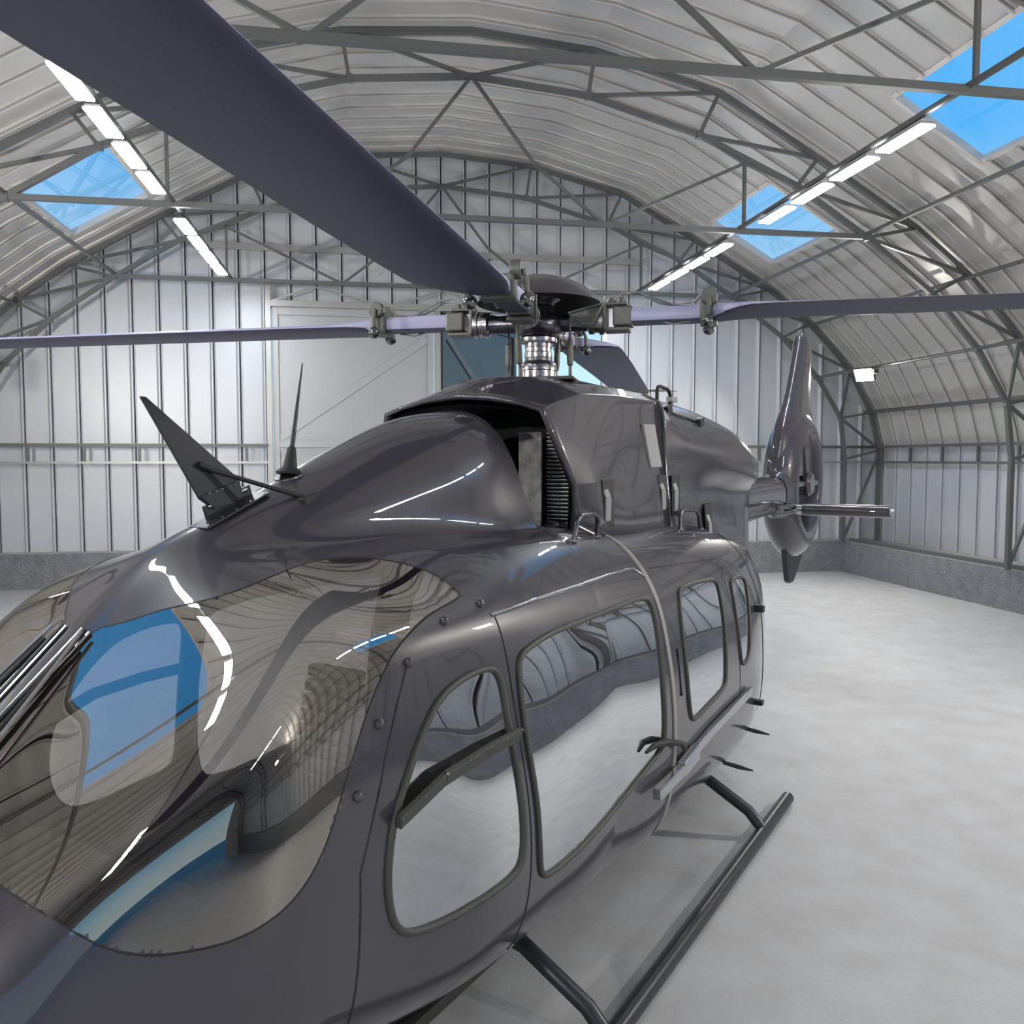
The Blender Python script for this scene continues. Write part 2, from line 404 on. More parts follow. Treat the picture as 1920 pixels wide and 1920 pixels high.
def make_frame():
    fr=empty('steel_roof_frame',(X0,0,0))
    q=MB()
    for s in (1,-1):
        for a,b in zip(IN,IN[1:]): q.beam((s*a[0],0,a[1]),(s*b[0],0,b[1]),.075,.075,up=(0,1,0))
        for a in IN[2:-1]: q.box((s*a[0],0,a[1]),(.10,.09,.10))
    q.build('inner_chord',M_steel,fr)
    q=MB()
    for s in (1,-1):
        for a,b in zip(OU,OU[1:]): q.beam((s*a[0],0,a[1]),(s*b[0],0,b[1]),.08,.09,up=(0,1,0))
    q.build('outer_chord',M_steel,fr)
    MB().beam((-6.15,0,5.93),(6.15,0,5.93),.07,.075).build('tie_beam',M_steel,fr)
    for s in (1,-1):
        for a,b in WEB: MB().beam((s*a[0],0,a[1]),(s*b[0],0,b[1]),.05,.05,up=(0,1,0)).build('brace',M_steel,fr)
    # hangers and diagonals of the tie
    for s in (1,-1):
        MB().beam((s*4.12,0,5.93),(s*4.12,0,6.95),.045,.045,up=(0,1,0)).build('hanger',M_steel,fr)
        for a,b in (((4.12,6.93),(1.95,5.93)),((1.95,5.93),(.9,6.75)),((4.12,6.93),(4.97,6.64)),((.9,6.75),(0,7.9)),((4.12,6.93),(3.4,7.3))):
            MB().beam((s*a[0],0,a[1]),(s*b[0],0,b[1]),.045,.045,up=(0,1,0)).build('brace',M_steel,fr)
    return fr
fr=make_frame(); fr.location=(X0,17.25,0)
tag(fr,'dark grey steel lattice roof frame standing against the back wall','roof frame',group='arched steel frames of the hangar')
lab=['dark grey steel lattice roof frame, second from the back wall, in front of the corner skylight',
     'dark grey steel lattice roof frame, third from the back wall, high above the rotor',
     'dark grey steel lattice roof frame, fourth from the back wall, over the nose of the helicopter',
     'dark grey steel lattice roof frame, fifth from the back wall, behind the viewpoint',
     'dark grey steel lattice roof frame standing against the front wall']
for y,l in zip((12.33,7.35,2.35,-7.4,-12.3),lab):
    c=copy_tree(fr); c.location=(X0,y,0); c['label']=l
# horizontal girt high on the back wall
tag(MB().box((1.25,17.62,6.66),(9.2,.05,.13)).build('wall_girt',M_steel2),'wide flat grey girt crossing the back wall above the door','girt')
# purlins
PUR=[(9.36,3.54,.04,'lowest, just above the wall rails'),(8.12,4.27,.03,'the one carrying the flood lamp'),(7.86,5.36,.032,'third one up, crossing behind the rotor blade'),(6.15,5.98,.035,'fourth up, meeting the tie beam ends by the skylight'),(4.05,5.97,.035,'the one carrying the row of lamp panels')]
for s,sn in ((1,'right'),(-1,'left')):
    for x,z,r,d in PUR:
        if s==-1: d={3.54:'lowest, just above the wall rails',4.27:'second one up from the wall',5.36:'third one up',5.98:'fourth up, meeting the tie beam ends by the skylight',5.97:'the one carrying the row of lamp panels'}[z]
        o=MB().tube([(X0+s*x,17.4,z),(X0+s*x,-12.4,z)],r,8).build('purlin_tube',M_steel,smooth=40)
        tag(o,'%s roof purlin tube, %s'%(sn,d),'purlin',group='long purlin tubes along the hangar')
# wall rails (ladder girts)
def rails(name, p, q, lab, pos, bright):
    p=Vector(p); q=Vector(q); r=empty(name,(0,0,0),label=lab,cat='wall rail')
    MB().beam(p+Vector((0,0,2.775)),q+Vector((0,0,2.775)),.06,.06).build('upper_rail',M_steel,r)
    MB().beam(p+Vector((0,0,2.44)),q+Vector((0,0,2.44)),.05,.045).build('lower_rail',M_steel2 if bright else M_steel,r)  # back wall's lower rail takes the lighter steel to imitate its highlight
    for t in pos:
        c=p+(q-p).normalized()*t; d=(q-p).normalized()
        MB().box((c.x,c.y,2.61),(.055 if abs(d.x)>.5 else .04,.04 if abs(d.x)>.5 else .055,.31)).build('post',M_steel,r)
rails('wall_rail_pair',(-8.2,17.5,0),(-1.92,17.5,0),'pair of horizontal steel rails on the back wall left of the door',[1.85,2.85,3.85,4.85,5.85],True)
rails('wall_rail_pair',(4.93,17.5,0),(11.15,17.5,0),'pair of horizontal steel rails on the back wall right of the door',[.5,1.5,2.5,3.5,4.5,5.5],True)
rails('wall_rail_pair',(11.1,17.4,0),(11.1,-12.4,0),'pair of horizontal steel rails along the right side wall',[.28+k for k in range(29)],False)
rails('wall_rail_pair',(-8.1,17.4,0),(-8.1,-12.4,0),'pair of horizontal steel rails along the left side wall, beyond the frame',[.28+k for k in range(29)],False)
for x,l in ((10.30,'dark steel sill bar lying on the concrete upstand of the right wall'),(-7.30,'dark steel sill bar lying on the concrete upstand of the left wall')):
    s=1 if x>0 else -1
    tag(MB().box((x+s*.17,2.4,.735),(.10,29.6,.07)).build('sill_bar',M_steel),l,'sill bar')

# door portal, leaves
pt=empty('door_portal_frame',(0,0,0),label='light grey steel portal with lattice header around the double door in the back wall',cat='door frame')
for x in (-1.9,4.92): MB().box((x,17.53,2.97),(.10,.10,5.94)).build('post',M_steel2,pt)
MB().box((1.51,17.54,5.56),(6.9,.10,.12)).build('header',M_steel2,pt)
for a,b in (((-1.87,5.59),(-1.0,5.9)),((-1.0,5.9),(.25,5.59)),((.5,5.59),(1.53,5.9)),((1.53,5.9),(2.75,5.59)),((2.9,5.59),(3.9,5.9)),((3.9,5.9),(4.9,5.59)),((1.53,5.59),(1.53,5.9))):
    MB().beam((a[0],17.52,a[1]),(b[0],17.52,b[1]),.035,.035,up=(0,1,0)).build('brace',M_steel2,pt)
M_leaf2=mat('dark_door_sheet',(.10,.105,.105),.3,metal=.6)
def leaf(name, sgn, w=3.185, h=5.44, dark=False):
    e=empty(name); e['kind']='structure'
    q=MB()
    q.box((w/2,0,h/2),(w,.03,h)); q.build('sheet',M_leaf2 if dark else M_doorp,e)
    q=MB()
    for x in (.06,w-.06): q.box((x,-.035,h/2),(.12,.05,h))
    for z in (.06,h-.075,2.75): q.box((w/2,-.0348,z),(w-.24,.0496,.15))
    q.build('leaf_frame',M_leaf2 if dark else M_doorp,e,bevel=.004)
    a,b=((.12,2.86),(w-.12,h-.55)) if sgn>0 else ((.12,h-.4),(w-.12,2.86))
    MB().beam((a[0],-.028,a[1]),(b[0],-.028,b[1]),.03,.14,up=(0,0,1)).build('diagonal_brace',M_steel if dark else M_doorp,e)
    MB().beam((.12,-.028,2.66),(w-.12,-.028,.15),.03,.12,up=(0,0,1)).build('diagonal_brace',M_doorp,e)
    return e
d1=leaf('door_1',1); d1.location=(-1.838,17.62,.06)
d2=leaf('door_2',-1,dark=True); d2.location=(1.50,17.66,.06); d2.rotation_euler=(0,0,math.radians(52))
MB().box((1.425,17.6,2.78),(.13,.06,5.5)).build('mullion',M_steel2,pt)

# lamps: rows of four panels
def strip_row(x, ys, side):
    for i,y in enumerate(ys):
        place=['nearest the back wall','second from the back wall','third from the back wall','fourth from the back wall','fifth from the back wall, beyond the second frame']
        r=empty('ceiling_lamp_panel',(x,y,5.84),label='white lit ceiling lamp panel in the %s row, %s'%(side,place[i]) if i<5 else 'white lit ceiling lamp panel high above the helicopter in the %s row'%side,cat='ceiling lamp',group='lamp panels hanging from the roof')
        MB().box((0,0,.022),(.15,.74,.03)).build('lamp_tray',M_lampbody,r,bevel=.004)
        MB().box((0,0,-.008),(.17,.765,.024)).build('diffuser',M_lite,r,bevel=.006)
        MB().tube([(0,.3,.03),(0,.3,.13)],.008,6).build('bracket',M_steel2,r)
ROW=[15.92,14.98,14.04,13.10]
ys=ROW+[11.13,10.19,9.25,8.31]+[4.46,3.52,2.58,1.64]+[-3.0,-3.94,-4.88,-5.82]
strip_row(X0+4.05,ys,'right'); strip_row(X0-4.05,ys,'left')
def flood(loc, aim, lab):
    r=empty('flood_lamp',loc,label=lab,cat='flood lamp')
    d=(Vector(aim)-Vector(loc)).normalized(); R=d.to_track_quat('-Z','Y').to_matrix()
    MB().box((0,0,.02),(.36,.27,.07),M=Matrix.Identity(3)).xf(R.to_4x4()).build('housing',M_lampbody,r,bevel=.008)
    MB().box((0,0,-.02),(.335,.245,.012)).xf(R.to_4x4()).build('lens',M_flood,r)
    q=MB()
    for k in range(5): q.box((0,-.22-.04*k,.03),(.10,.028,.08))
    q.xf(Matrix.Rotation(math.radians(0),4,'Z')).build('driver_fins',M_lampbody,r)
    L=bpy.data.lights.new('flood_light','AREA'); L.shape='RECTANGLE'; L.size=.27; L.size_y=.19; L.energy=FLOODW; L.color=(1,.95,.87)
    lo=bpy.data.objects.new('flood_light',L); COL.objects.link(lo); lo.parent=r; lo.location=R@Vector((0,0,-.03)); lo.rotation_euler=R.to_euler()
def FL(loc,aim,lab,w):
    global FLOODW
    FLOODW=w; flood(loc,aim,lab)
FL((9.40,15.13,4.12),(4.5,12.0,.5),'square lit flood lamp on the purlin tube above the tail fin',90)
FL((9.40,5.2,4.12),(2.0,5.0,1.5),'added unseen flood lamp on the right purlin tube beside the rotor, outside the picture',150)  # unseen lamp, added to light the helicopter from the right
FL((9.40,-4.8,4.12),(1.0,7.0,2.5),'added unseen flood lamp on the right purlin tube behind the viewpoint',170)  # unseen lamp, added to brighten the blade edges from the front
FL((-6.40,-4.8,4.12),(2.0,7.0,2.5),'added unseen flood lamp on the left purlin tube behind the viewpoint',170)  # its left counterpart, also added for front light
FL((-6.40,5.2,4.12),(1.0,9.0,1.5),'added unseen flood lamp on the left purlin tube, outside the picture',160)  # unseen lamp, added for more light from the left
FL((-6.40,11.0,4.12),(2.0,16.8,3.0),'added unseen flood lamp on the left purlin tube near the back wall',60)  # unseen lamp, added to light the back wall
# ------------------------------------------------------------------ helicopter
HR=math.radians(-131.1)
HEL=empty('helicopter',(1.023,5.10,0),HR,label='dark plum-grey twin-engine helicopter with four long rotor blades parked on the hangar floor',cat='helicopter')

NXS=.02
xs=[]; x=-3.10
while x<3.82:
    xs.append(round(x,4)); x+=(.02 if x<-1.7 else .016)
xs=[v for v in xs if not (.925<v<.955)]+[.93,.95,3.82]; xs=sorted(set(xs))
DS=1/14.0; NS=11*14+1
WIN={}   # outlines in (x, s) on the hull surface; s runs from roof centre (0) to belly centre (11)
WIN['windshield']=[(2.958,.62),(2.887,1.95),(2.80,2.95),(2.722,3.363),(2.63,3.60),(2.506,3.70),(2.326,3.68),(2.18,3.67),(2.09,3.86),(1.995,4.25),(1.955,4.549),(1.937,4.796),(1.955,4.863),(2.076,4.97),(2.184,5.059),(2.315,5.246),(2.415,5.426),(2.499,5.681),(2.562,5.879),(2.632,6.147),(2.683,6.344),(2.717,6.513),(2.80,6.85),(2.92,7.0),(3.1,6.8),(3.28,6.2),(3.40,5.0),(3.45,3.6),(3.47,2.0),(3.47,.62)]
WIN['quarter']=[(1.90,5.98),(2.004,6.004),(2.12,6.095),(2.235,6.224),(2.319,6.418),(2.401,6.675),(2.448,6.863),(2.483,6.999),(2.53,7.3),(2.55,7.8),(2.50,8.25),(2.35,8.4),(2.05,8.35),(1.89,8.3),(1.85,8.15),(1.845,7.656),(1.855,7.04),(1.858,6.5),(1.862,6.167)]
WIN['door']=[(1.712,5.93),(1.673,5.873),(1.564,5.819),(1.329,5.771),(1.01,5.741),(.64,5.722),(.45,5.75),(.392,5.90),(.385,6.364),(.399,7.0),(.42,7.6),(.423,8.166),(.472,8.282),(.629,8.346),(.81,8.442),(1.0,8.54),(1.4,8.62),(1.65,8.6),(1.72,8.5),(1.74,8.2),(1.745,7.755),(1.757,7.1),(1.75,6.435),(1.735,6.05)]
WIN['slide']=[(-.075,5.82),(-.235,5.76),(-.449,5.725),(-.70,5.72),(-.80,5.79),(-.825,5.98),(-.75,6.829),(-.68,7.6),(-.655,7.98),(-.60,8.09),(-.305,8.151),(-.05,8.215),(.02,8.19),(.055,8.05),(.075,7.669),(.054,6.752),(-.02,6.0)]
WIN['rear']=[(-1.15,5.93),(-1.30,5.86),(-1.45,5.88),(-1.53,6.0),(-1.52,6.2),(-1.439,6.71),(-1.35,7.30),(-1.27,7.80),(-1.2,7.95),(-1.08,7.97),(-1.02,7.87),(-1.015,7.21),(-1.08,6.42),(-1.11,6.1)]
def smooth_poly(P, it=2, closed=True):
    for _ in range(it):
        Q=[]
        for i in range(len(P)):
            a,b=P[i],P[(i+1)%len(P)]
            Q+=[(a[0]*.75+b[0]*.25,a[1]*.75+b[1]*.25),(a[0]*.25+b[0]*.75,a[1]*.25+b[1]*.75)]
        P=Q
    return P
for k in WIN: WIN[k]=smooth_poly(WIN[k],2)
SC_S=.17
def inpoly(P,x,y):
    c=False; n=len(P); j=n-1
    for i in range(n):
        xi,yi=P[i]; xj,yj=P[j]
        if (yi>y)!=(yj>y) and x<(xj-xi)*(y-yi)/(yj-yi)+xi: c=not c
        j=i
    return c
BB={k:(min(p[0] for p in P)-.03,max(p[0] for p in P)+.03,min(p[1] for p in P)-.15,max(p[1] for p in P)+.15) for k,P in WIN.items()}
def snap(x,s):
    for k,P in WIN.items():
        b=BB[k]
        if not(b[0]<x<b[1] and b[2]<s<b[3]): continue
        best=None
        for i in range(len(P)):
            ax,ay=P[i]; bx,by=P[(i+1)%len(P)]
            ay*=SC_S; by*=SC_S; dx,dy=bx-ax,by-ay; L=dx*dx+dy*dy
            if L<1e-12: continue
            t=max(0,min(1,((x-ax)*dx+(s*SC_S-ay)*dy)/L)); qx,qy=ax+dx*t,ay+dy*t
            d=(x-qx)**2+(s*SC_S-qy)**2
            if best is None or d<best[0]: best=(d,qx,qy/SC_S)
        if best and best[0]<.0078**2: return best[1],best[2]
    return x,s
_sc={}
def sect(x):
    k=round(x,4)
    if k not in _sc: _sc[k]=section(x)
    return _sc[k]
def HP(x,s,side=1,off=0.0):
    y,z=sec_eval(sect(x),s)
    if off:
        e=.01; y1,z1=sec_eval(sect(x),min(11,s+.05)); y0,z0=sec_eval(sect(x),max(0,s-.05)); xa=sec_eval(sect(x+e),s); xb=sec_eval(sect(x-e),s)
        n=Vector((2*e,xa[0]-xb[0],xa[1]-xb[1])).cross(Vector((0,y1-y0,z1-z0))).normalized()
        if n.y*1+ (n.z if s<4 else 0)<0: n=-n
        return Vector((x+n.x*off,(y+n.y*off)*side,z+n.z*off))
    return Vector((x,y*side,z))
# parameter grid
GV=[]; GP=[]
for i,x in enumerate(xs):
    for j in range(NS):
        s=j*DS; a,b=(x,s) if (x<-1.6 or x>3.5 or s>8.8) else snap(x,s)
        GP.append((a,b)); y,z=sec_eval(sect(a),b); GV.append((a,y,z))
cls={}
DOORR=(.31,1.815)
for i in range(len(xs)-1):
    for j in range(NS-1):
        a=i*NS+j; ids=(a,a+NS,a+NS+1,a+1)
        cx=sum(GP[q][0] for q in ids)/4; cs=sum(GP[q][1] for q in ids)/4
        k='shell'
        for n_,P in WIN.items():
            b=BB[n_]
            if b[0]<cx<b[1] and b[2]<cs<b[3] and inpoly(P,cx,cs): k=n_; break
        if k=='shell':
            sup=5.02+.17*max(0,min(1,(cx-.4)/1.4))
            if DOORR[0]<cx<DOORR[1] and sup<cs<9.3: k='cabin_door'
            elif -1.0<cx<.215 and 5.1<cs<8.45: k='sliding_door'
            elif 1.83<cx<2.62 and 5.62+ (2.36-min(cx,2.36))*.0 <cs<9.3 and cx<2.36+(cs-5.62)*.16 and (cs>5.62): k='cockpit_door'
        cls.setdefault(k,[]).append(ids)
def patch(keys, side, both=False):
    m=MB()
    for k in keys:
        for ids in cls.get(k,[]):
            V=[(GV[q][0],GV[q][1]*side,GV[q][2]) for q in ids]
            m.add(V,[(3,2,1,0) if side>0 else (0,1,2,3)])
    return m
sh=MB()
idx={}
def gv(q,side):
    key=(q,side if GV[q][1]>1e-5 else 0)
    if key not in idx: idx[key]=len(sh.v); sh.v.append((GV[q][0],GV[q][1]*side,GV[q][2]))
    return idx[key]
for side in (1,-1):
    for ids in cls['shell']:
        t=[gv(q,side) for q in ids]; sh.f.append(tuple(t[::-1]) if side>0 else tuple(t))
shell=sh.build('fuselage_shell',M_paint,HEL,smooth=32,recalc=False)
def clean(m,name,mt,parent,ang=40):
    o=m.build(name,mt,parent,recalc=False)
    b=bmesh.new(); b.from_mesh(o.data); bmesh.ops.remove_doubles(b,verts=b.verts,dist=1e-6); b.to_mesh(o.data); b.free()
    for p in o.data.polygons: p.use_smooth=True
    o.data.set_sharp_from_angle(angle=math.radians(ang)); return o
def loop3(P,side,off=.003): return [HP(a,b,side,off) for a,b in P]
for side in (1,-1):
    for k,nm in (('cabin_door','cabin_door'),('sliding_door','sliding_door'),('cockpit_door','cockpit_door')):
        if k in cls: clean(patch([k],side),nm,M_paint,HEL)
    for k,gm in (('windshield',G_wind),('quarter',G_side),('door',G_side),('slide',G_side),('rear',G_side)):
        p=clean(patch([k],side),'windshield_pane' if k=='windshield' else 'side_window_pane',gm,HEL)
        if k!='windshield':
            MB().tube(loop3(WIN[k],side,.002),.0135,8,closed=True).build('window_seal',M_rubber,p,smooth=60)
        else:
            MB().tube(loop3(WIN[k],side,-.004),.006,6,closed=True).build('window_edge',M_black,p,smooth=60)
    # seams
    def seam(P,r=.0035,name='panel_seam',mt=M_black,off=.0,parent=HEL):
        return MB().tube([HP(a,b,side,off) for a,b in P],r,6).build(name,mt,parent,smooth=60)
    def line(a,b,n): return [(a[0]+(b[0]-a[0])*t/n,a[1]+(b[1]-a[1])*t/n) for t in range(n+1)]
    seam(line((1.82,5.19),(1.80,6.0),8)+line((1.80,6.0),(1.79,9.3),30)[1:])
    gut=line((1.838,5.19),(1.2,5.12),14)+line((1.2,5.12),(.42,5.0),16)[1:]+line((.42,5.0),(.31,5.3),5)[1:]
    seam(gut,.006,'door_gutter',M_bright)
    seam([(a,b+.035) for a,b in gut],.0045,'door_gutter',M_paint)
    seam(line((2.36,5.62),(2.52,6.47),10)+line((2.52,6.47),(2.66,7.4),10)[1:]+line((2.66,7.4),(2.66,9.2),12)[1:])
    seam(line((.20,5.1),(-1.0,5.1),20)+line((-1.0,5.1),(-1.0,8.45),20)[1:],.003)
    seam(line((-1.72,3.6),(-1.9,9.3),40),.004)
    # weather strip band at the door post
    R=[]
    for a,b in line((.33,3.25),(.27,9.5),70):
        w=.022; R.append([HP(a+w,b,side,-.002),HP(a+w*.9,b,side,.007),HP(a,b,side,.009),HP(a-w*.9,b,side,.007),HP(a-w,b,side,-.002)])
    MB().grid(R).build('weather_strip',M_strip,HEL,smooth=60)
    # dome fasteners along the windshield frame
    for a,b in ((1.873,5.019),(2.114,5.20),(2.357,5.62),(2.53,6.10),(2.65,6.62)):
        c=HP(a,b,side,.002); MB().sphere(c,.0175,10).build('dome_fastener',M_paint,HEL,smooth=60)
    # deflector bar across the quarter window
    P=[HP(2.52,7.15,side,.03),HP(2.30,7.02,side,.035),HP(2.05,6.96,side,.033),HP(1.83,6.90,side,.026)]
    q=MB()
    for a,b in zip(P,P[1:]): q.beam(a,b,.022,.052,up=(0,.35*side,1))
    br=q.build('deflector_bar',M_rubber,HEL,bevel=.004)
    for t in range(7):
        p=P[0].lerp(P[3],t/6.0); p=(P[int(min(2,t//2))].lerp(P[int(min(2,t//2))+1],(t%2)*.5)) if t<6 else P[3]
        MB().sphere(p+Vector((0,.014*side,.018)),.0045,6).build('screw',M_bright,br)
    # sliding door rail
    P=[HP(x_,s_,side,.022) for x_,s_ in ((-1.2,8.42),(-.7,8.43),(-.3,8.48),(.0,8.56))]
    q=MB()
    for a,b in zip(P,P[1:]): q.beam(a,b,.03,.055)
    q.build('door_rail',M_bright,HEL,bevel=.004)
    P=[HP(.0,8.56,side,.03),HP(.25,8.62,side,.04),HP(.60,8.66,side,.05)]
    q=MB()
    for a,b,h in ((P[0],P[1],.085),(P[1],P[2],.06)): q.beam(a,b,.045,h)
    q.build('rail_bracket',M_bright,HEL,bevel=.005)
    # door handle
    q=MB(); q.tube([HP(.70,8.13,side,.02),HP(.62,8.10,side,.035),HP(.50,8.16,side,.045),HP(.30,8.30,side,.045),HP(.22,8.42,side,.04)],[.008,.017,.02,.014,.012],8)
    q.build('door_handle',M_black,HEL,smooth=50)
    # hinge cover between door and window
    q=MB(); a=HP(.145,7.07,side,.006); b=HP(.15,7.82,side,.006); q.beam(a,b,.05,.008,up=(0,side,0)); q.build('hinge_cover',M_paint,HEL,bevel=.003)
    # deck handles
    def ubar(p,q_,h,tilt,r=.0125):
        p=Vector(p); q_=Vector(q_); u=Vector((0,side*tilt,1)).normalized()*h; d=(q_-p)
        pts=[p,p+u*.75+d*.03,p+u*.93+d*.10,p+u+d*.22,q_+u-d*.22,q_+u*.93-d*.10,q_+u*.75-d*.03,q_]
        o=MB().tube(pts,r,10).build('grab_handle',M_hub,HEL,smooth=60)
        for c in (p,q_): MB().box(c+Vector((0,0,.006)),(.05,.03,.012)).build('handle_foot',M_chrome,o,bevel=.003)
    ubar(HP(.857,4.15,side),HP(.50,3.95,side),.125,.1)
    ubar((-.80,.615*side,2.035),(-1.10,.645*side,2.02),.135,-.1)
    # rear small fittings
    for (x_,s_,l) in ((-1.62,6.98,.05),(-1.45,8.72,.035)):
        c=HP(x_,s_,side,.03); MB().box(c,(.05,.07,l)).build('hinge_block',M_dark,HEL,bevel=.004)
    for (x_,z_) in ((-1.35,.60),(-.95,.47)):
        MB().tube([(x_,.80*side,z_+.03),(x_-.03,.97*side,z_),(x_-.05,1.06*side,z_-.015)],[.012,.016,.005],8).build('blade_aerial',M_dark,HEL,smooth=50)
    # cable cutter deflector strips beside the windshield post
    for s_,r_,e in ((.55,.006,.007),(.74,.008,.012),(.98,.005,.008)):
        MB().tube([HP(2.955+.02*k,s_*(1.0 if k<3 else 1-.00*k),side,e) for k in range(0,22)],r_,6).build('wire_deflector_strip',M_bright if r_<.008 else M_dark,HEL,smooth=50)
    MB().tube([HP(2.965+.022*k,.95+.055*k,side,.03) for k in range(0,20)],.007,6).build('wiper_arm',M_bright,HEL,smooth=50)
    MB().tube([HP(3.0+.022*k,.9+.035*k,side,.02) for k in range(0,18)],.009,6).build('wiper_blade',M_black,HEL,smooth=50)

# cabin interior
MB().box((.7,0,.46),(4.4,1.5,.05)).build('cabin_floor',M_cabin,HEL)
MB().box((-1.62,0,1.2),(.05,1.35,1.3)).build('rear_bulkhead',M_cabin,HEL)
MB().box((3.02,0,.95),(.35,.9,.5)).build('instrument_panel',M_cabin,HEL,bevel=.04)
def seat(x,y):
    q=MB(); q.box((x,y,.78),(.46,.44,.12)); o=q.build('seat_cushion',M_seat,HEL,bevel=.03)
    q=MB(); R=Matrix.Rotation(math.radians(-12),3,'Y')
    for k in range(9): q.box((x-.26-.012*k,y,.76+.078*k),(.10,.42-.012*max(0,k-4)**1.4,.07),M=R)
    q.build('seat_back',M_seatshell,o,bevel=.02)
for x_ in (1.60,.55,-.6):
    for y_ in (.50,-.50): seat(x_,y_)

# engine cowling
def mirror_grid(rows):
    out=[]
    for r in rows: out.append([(p[0],-p[1],p[2]) for p in r[:0:-1]]+list(r))
    return out
def dens(rows,nu,nv,lin_u=False):
    # Catmull-Rom across columns, linear or smooth across rows
    def cr(a,b,c,d,t): return tuple(.5*((2*b[m])+(-a[m]+c[m])*t+(2*a[m]-5*b[m]+4*c[m]-d[m])*t*t+(-a[m]+3*b[m]-3*c[m]+d[m])*t**3) for m in range(3))
    def lin(b,c,t): return tuple(b[m]+(c[m]-b[m])*t for m in range(3))
    R=[]
    for i in range(len(rows)-1):
        for k in range(nu):
            t=k/nu; a=rows[max(i-1,0)]; b=rows[i]; c=rows[i+1]; d=rows[min(i+2,len(rows)-1)]
            R.append([lin(b[j],c[j],t) if lin_u else cr(a[j],b[j],c[j],d[j],t) for j in range(len(b))])
    R.append(list(rows[-1]))
    return R
LIP=[(.86,0,2.83),(.86,.2,2.817),(.85,.38,2.785),(.842,.50,2.752),(.805,.548,2.61),(.73,.572,2.48),(.65,.58,2.37),(.60,.56,2.25),(.585,.535,2.10)]
FOLD=[(.52,0,2.955),(.50,.2,2.95),(.45,.38,2.905),(.40,.497,2.852),(.40,.532,2.65),(.41,.57,2.50),(.42,.60,2.38),(.41,.61,2.25),(.40,.615,2.08)]
MID=[(0,0,2.985),(0,.2,2.98),(0,.38,2.935),(0,.505,2.868),(0,.53,2.65),(0,.545,2.50),(0,.558,2.36),(0,.585,2.22),(0,.61,2.07)]
SEAM=[(-.72,0,2.965),(-.72,.2,2.96),(-.72,.36,2.93),(-.72,.483,2.872),(-.72,.515,2.63),(-.72,.525,2.50),(-.72,.536,2.38),(-.72,.553,2.24),(-.72,.575,2.02)]
def crow(r,n=3):
    return r
def build_cowl(rows,name,nu,mt,lin_u=False,thick=.02,ang=24,parent=HEL):
    G=mirror_grid(dens(rows,nu,1,lin_u))
    o=MB().grid(G).build(name,mt,parent,smooth=ang)
    if thick:
        s=o.modifiers.new('sol','SOLIDIFY'); s.thickness=thick; s.offset=-1
    return o
# slight in-between rows keep the fold crisp
cw=build_cowl([LIP,FOLD,MID,SEAM],'engine_cowling',6,M_paint,lin_u=True,ang=12)
bv=cw.modifiers.new('bv','BEVEL'); bv.width=.008; bv.segments=3; bv.limit_method='ANGLE'; bv.angle_limit=math.radians(16); cw.modifiers.move(1,0)
def rowx(x,L): return [(x,y,z) for y,z in L]
RC=[rowx(-.732,[(0,2.965),(.2,2.96),(.36,2.93),(.487,2.868),(.52,2.76),(.525,2.63),(.53,2.5),(.54,2.36),(.553,2.24),(.56,2.13),(.60,1.98)]),
    rowx(-1.0,[(0,2.955),(.2,2.95),(.34,2.90),(.445,2.82),(.522,2.71),(.568,2.60),(.563,2.47),(.552,2.34),(.55,2.22),(.55,2.1),(.60,1.95)]),
    rowx(-1.3,[(0,2.935),(.2,2.93),(.36,2.885),(.49,2.775),(.578,2.65),(.615,2.55),(.595,2.42),(.56,2.30),(.545,2.19),(.54,2.07),(.60,1.88)]),
    rowx(-1.65,[(0,2.89),(.2,2.885),(.40,2.85),(.55,2.735),(.642,2.61),(.67,2.50),(.655,2.40),(.57,2.31),(.55,2.17),(.545,2.05),(.60,1.80)]),
    rowx(-2.0,[(0,2.82),(.2,2.812),(.43,2.785),(.595,2.695),(.685,2.57),(.705,2.45),(.69,2.36),(.585,2.27),(.575,2.15),(.565,2.0),(.60,1.72)]),
    rowx(-2.3,[(0,2.74),(.2,2.732),(.42,2.70),(.575,2.625),(.665,2.525),(.69,2.43),(.678,2.335),(.592,2.25),(.585,2.13),(.58,1.98),(.60,1.66)]),
    rowx(-2.5,[(0,2.67),(.19,2.66),(.38,2.63),(.53,2.57),(.62,2.50),(.645,2.42),(.62,2.32),(.585,2.24),(.57,2.13),(.565,1.98),(.58,1.62)]),
    rowx(-2.62,[(0,2.60),(.17,2.59),(.34,2.565),(.47,2.52),(.56,2.465),(.58,2.41),(.57,2.33),(.55,2.25),(.54,2.13),(.535,1.98),(.54,1.60)])]
def densc(rows,nv):
    R=[]
    for r in rows:
        q=[]
        for j in range(len(r)-1):
            a=r[max(j-1,0)] if j>0 else (r[1][0],-r[1][1],r[1][2]); b=r[j]; c=r[j+1]; d=r[min(j+2,len(r)-1)]
            for k in range(nv):
                t=k/nv; q.append(tuple(.5*((2*b[m])+(-a[m]+c[m])*t+(2*a[m]-5*b[m]+4*c[m]-d[m])*t*t+(-a[m]+3*b[m]-3*c[m]+d[m])*t**3) for m in range(3)))
        q.append(r[-1]); R.append(q)
    return R
rc=build_cowl(densc(RC,5),'exhaust_cowling',7,M_paint,ang=50)
q=MB(); r0=mirror_grid(densc(RC,5))[-1]; q.add([(p[0]+.012,p[1]*.97,p[2]*.995+.01) for p in r0],[tuple(range(len(r0)))]); q.build('exhaust_closing_panel',M_black,HEL)
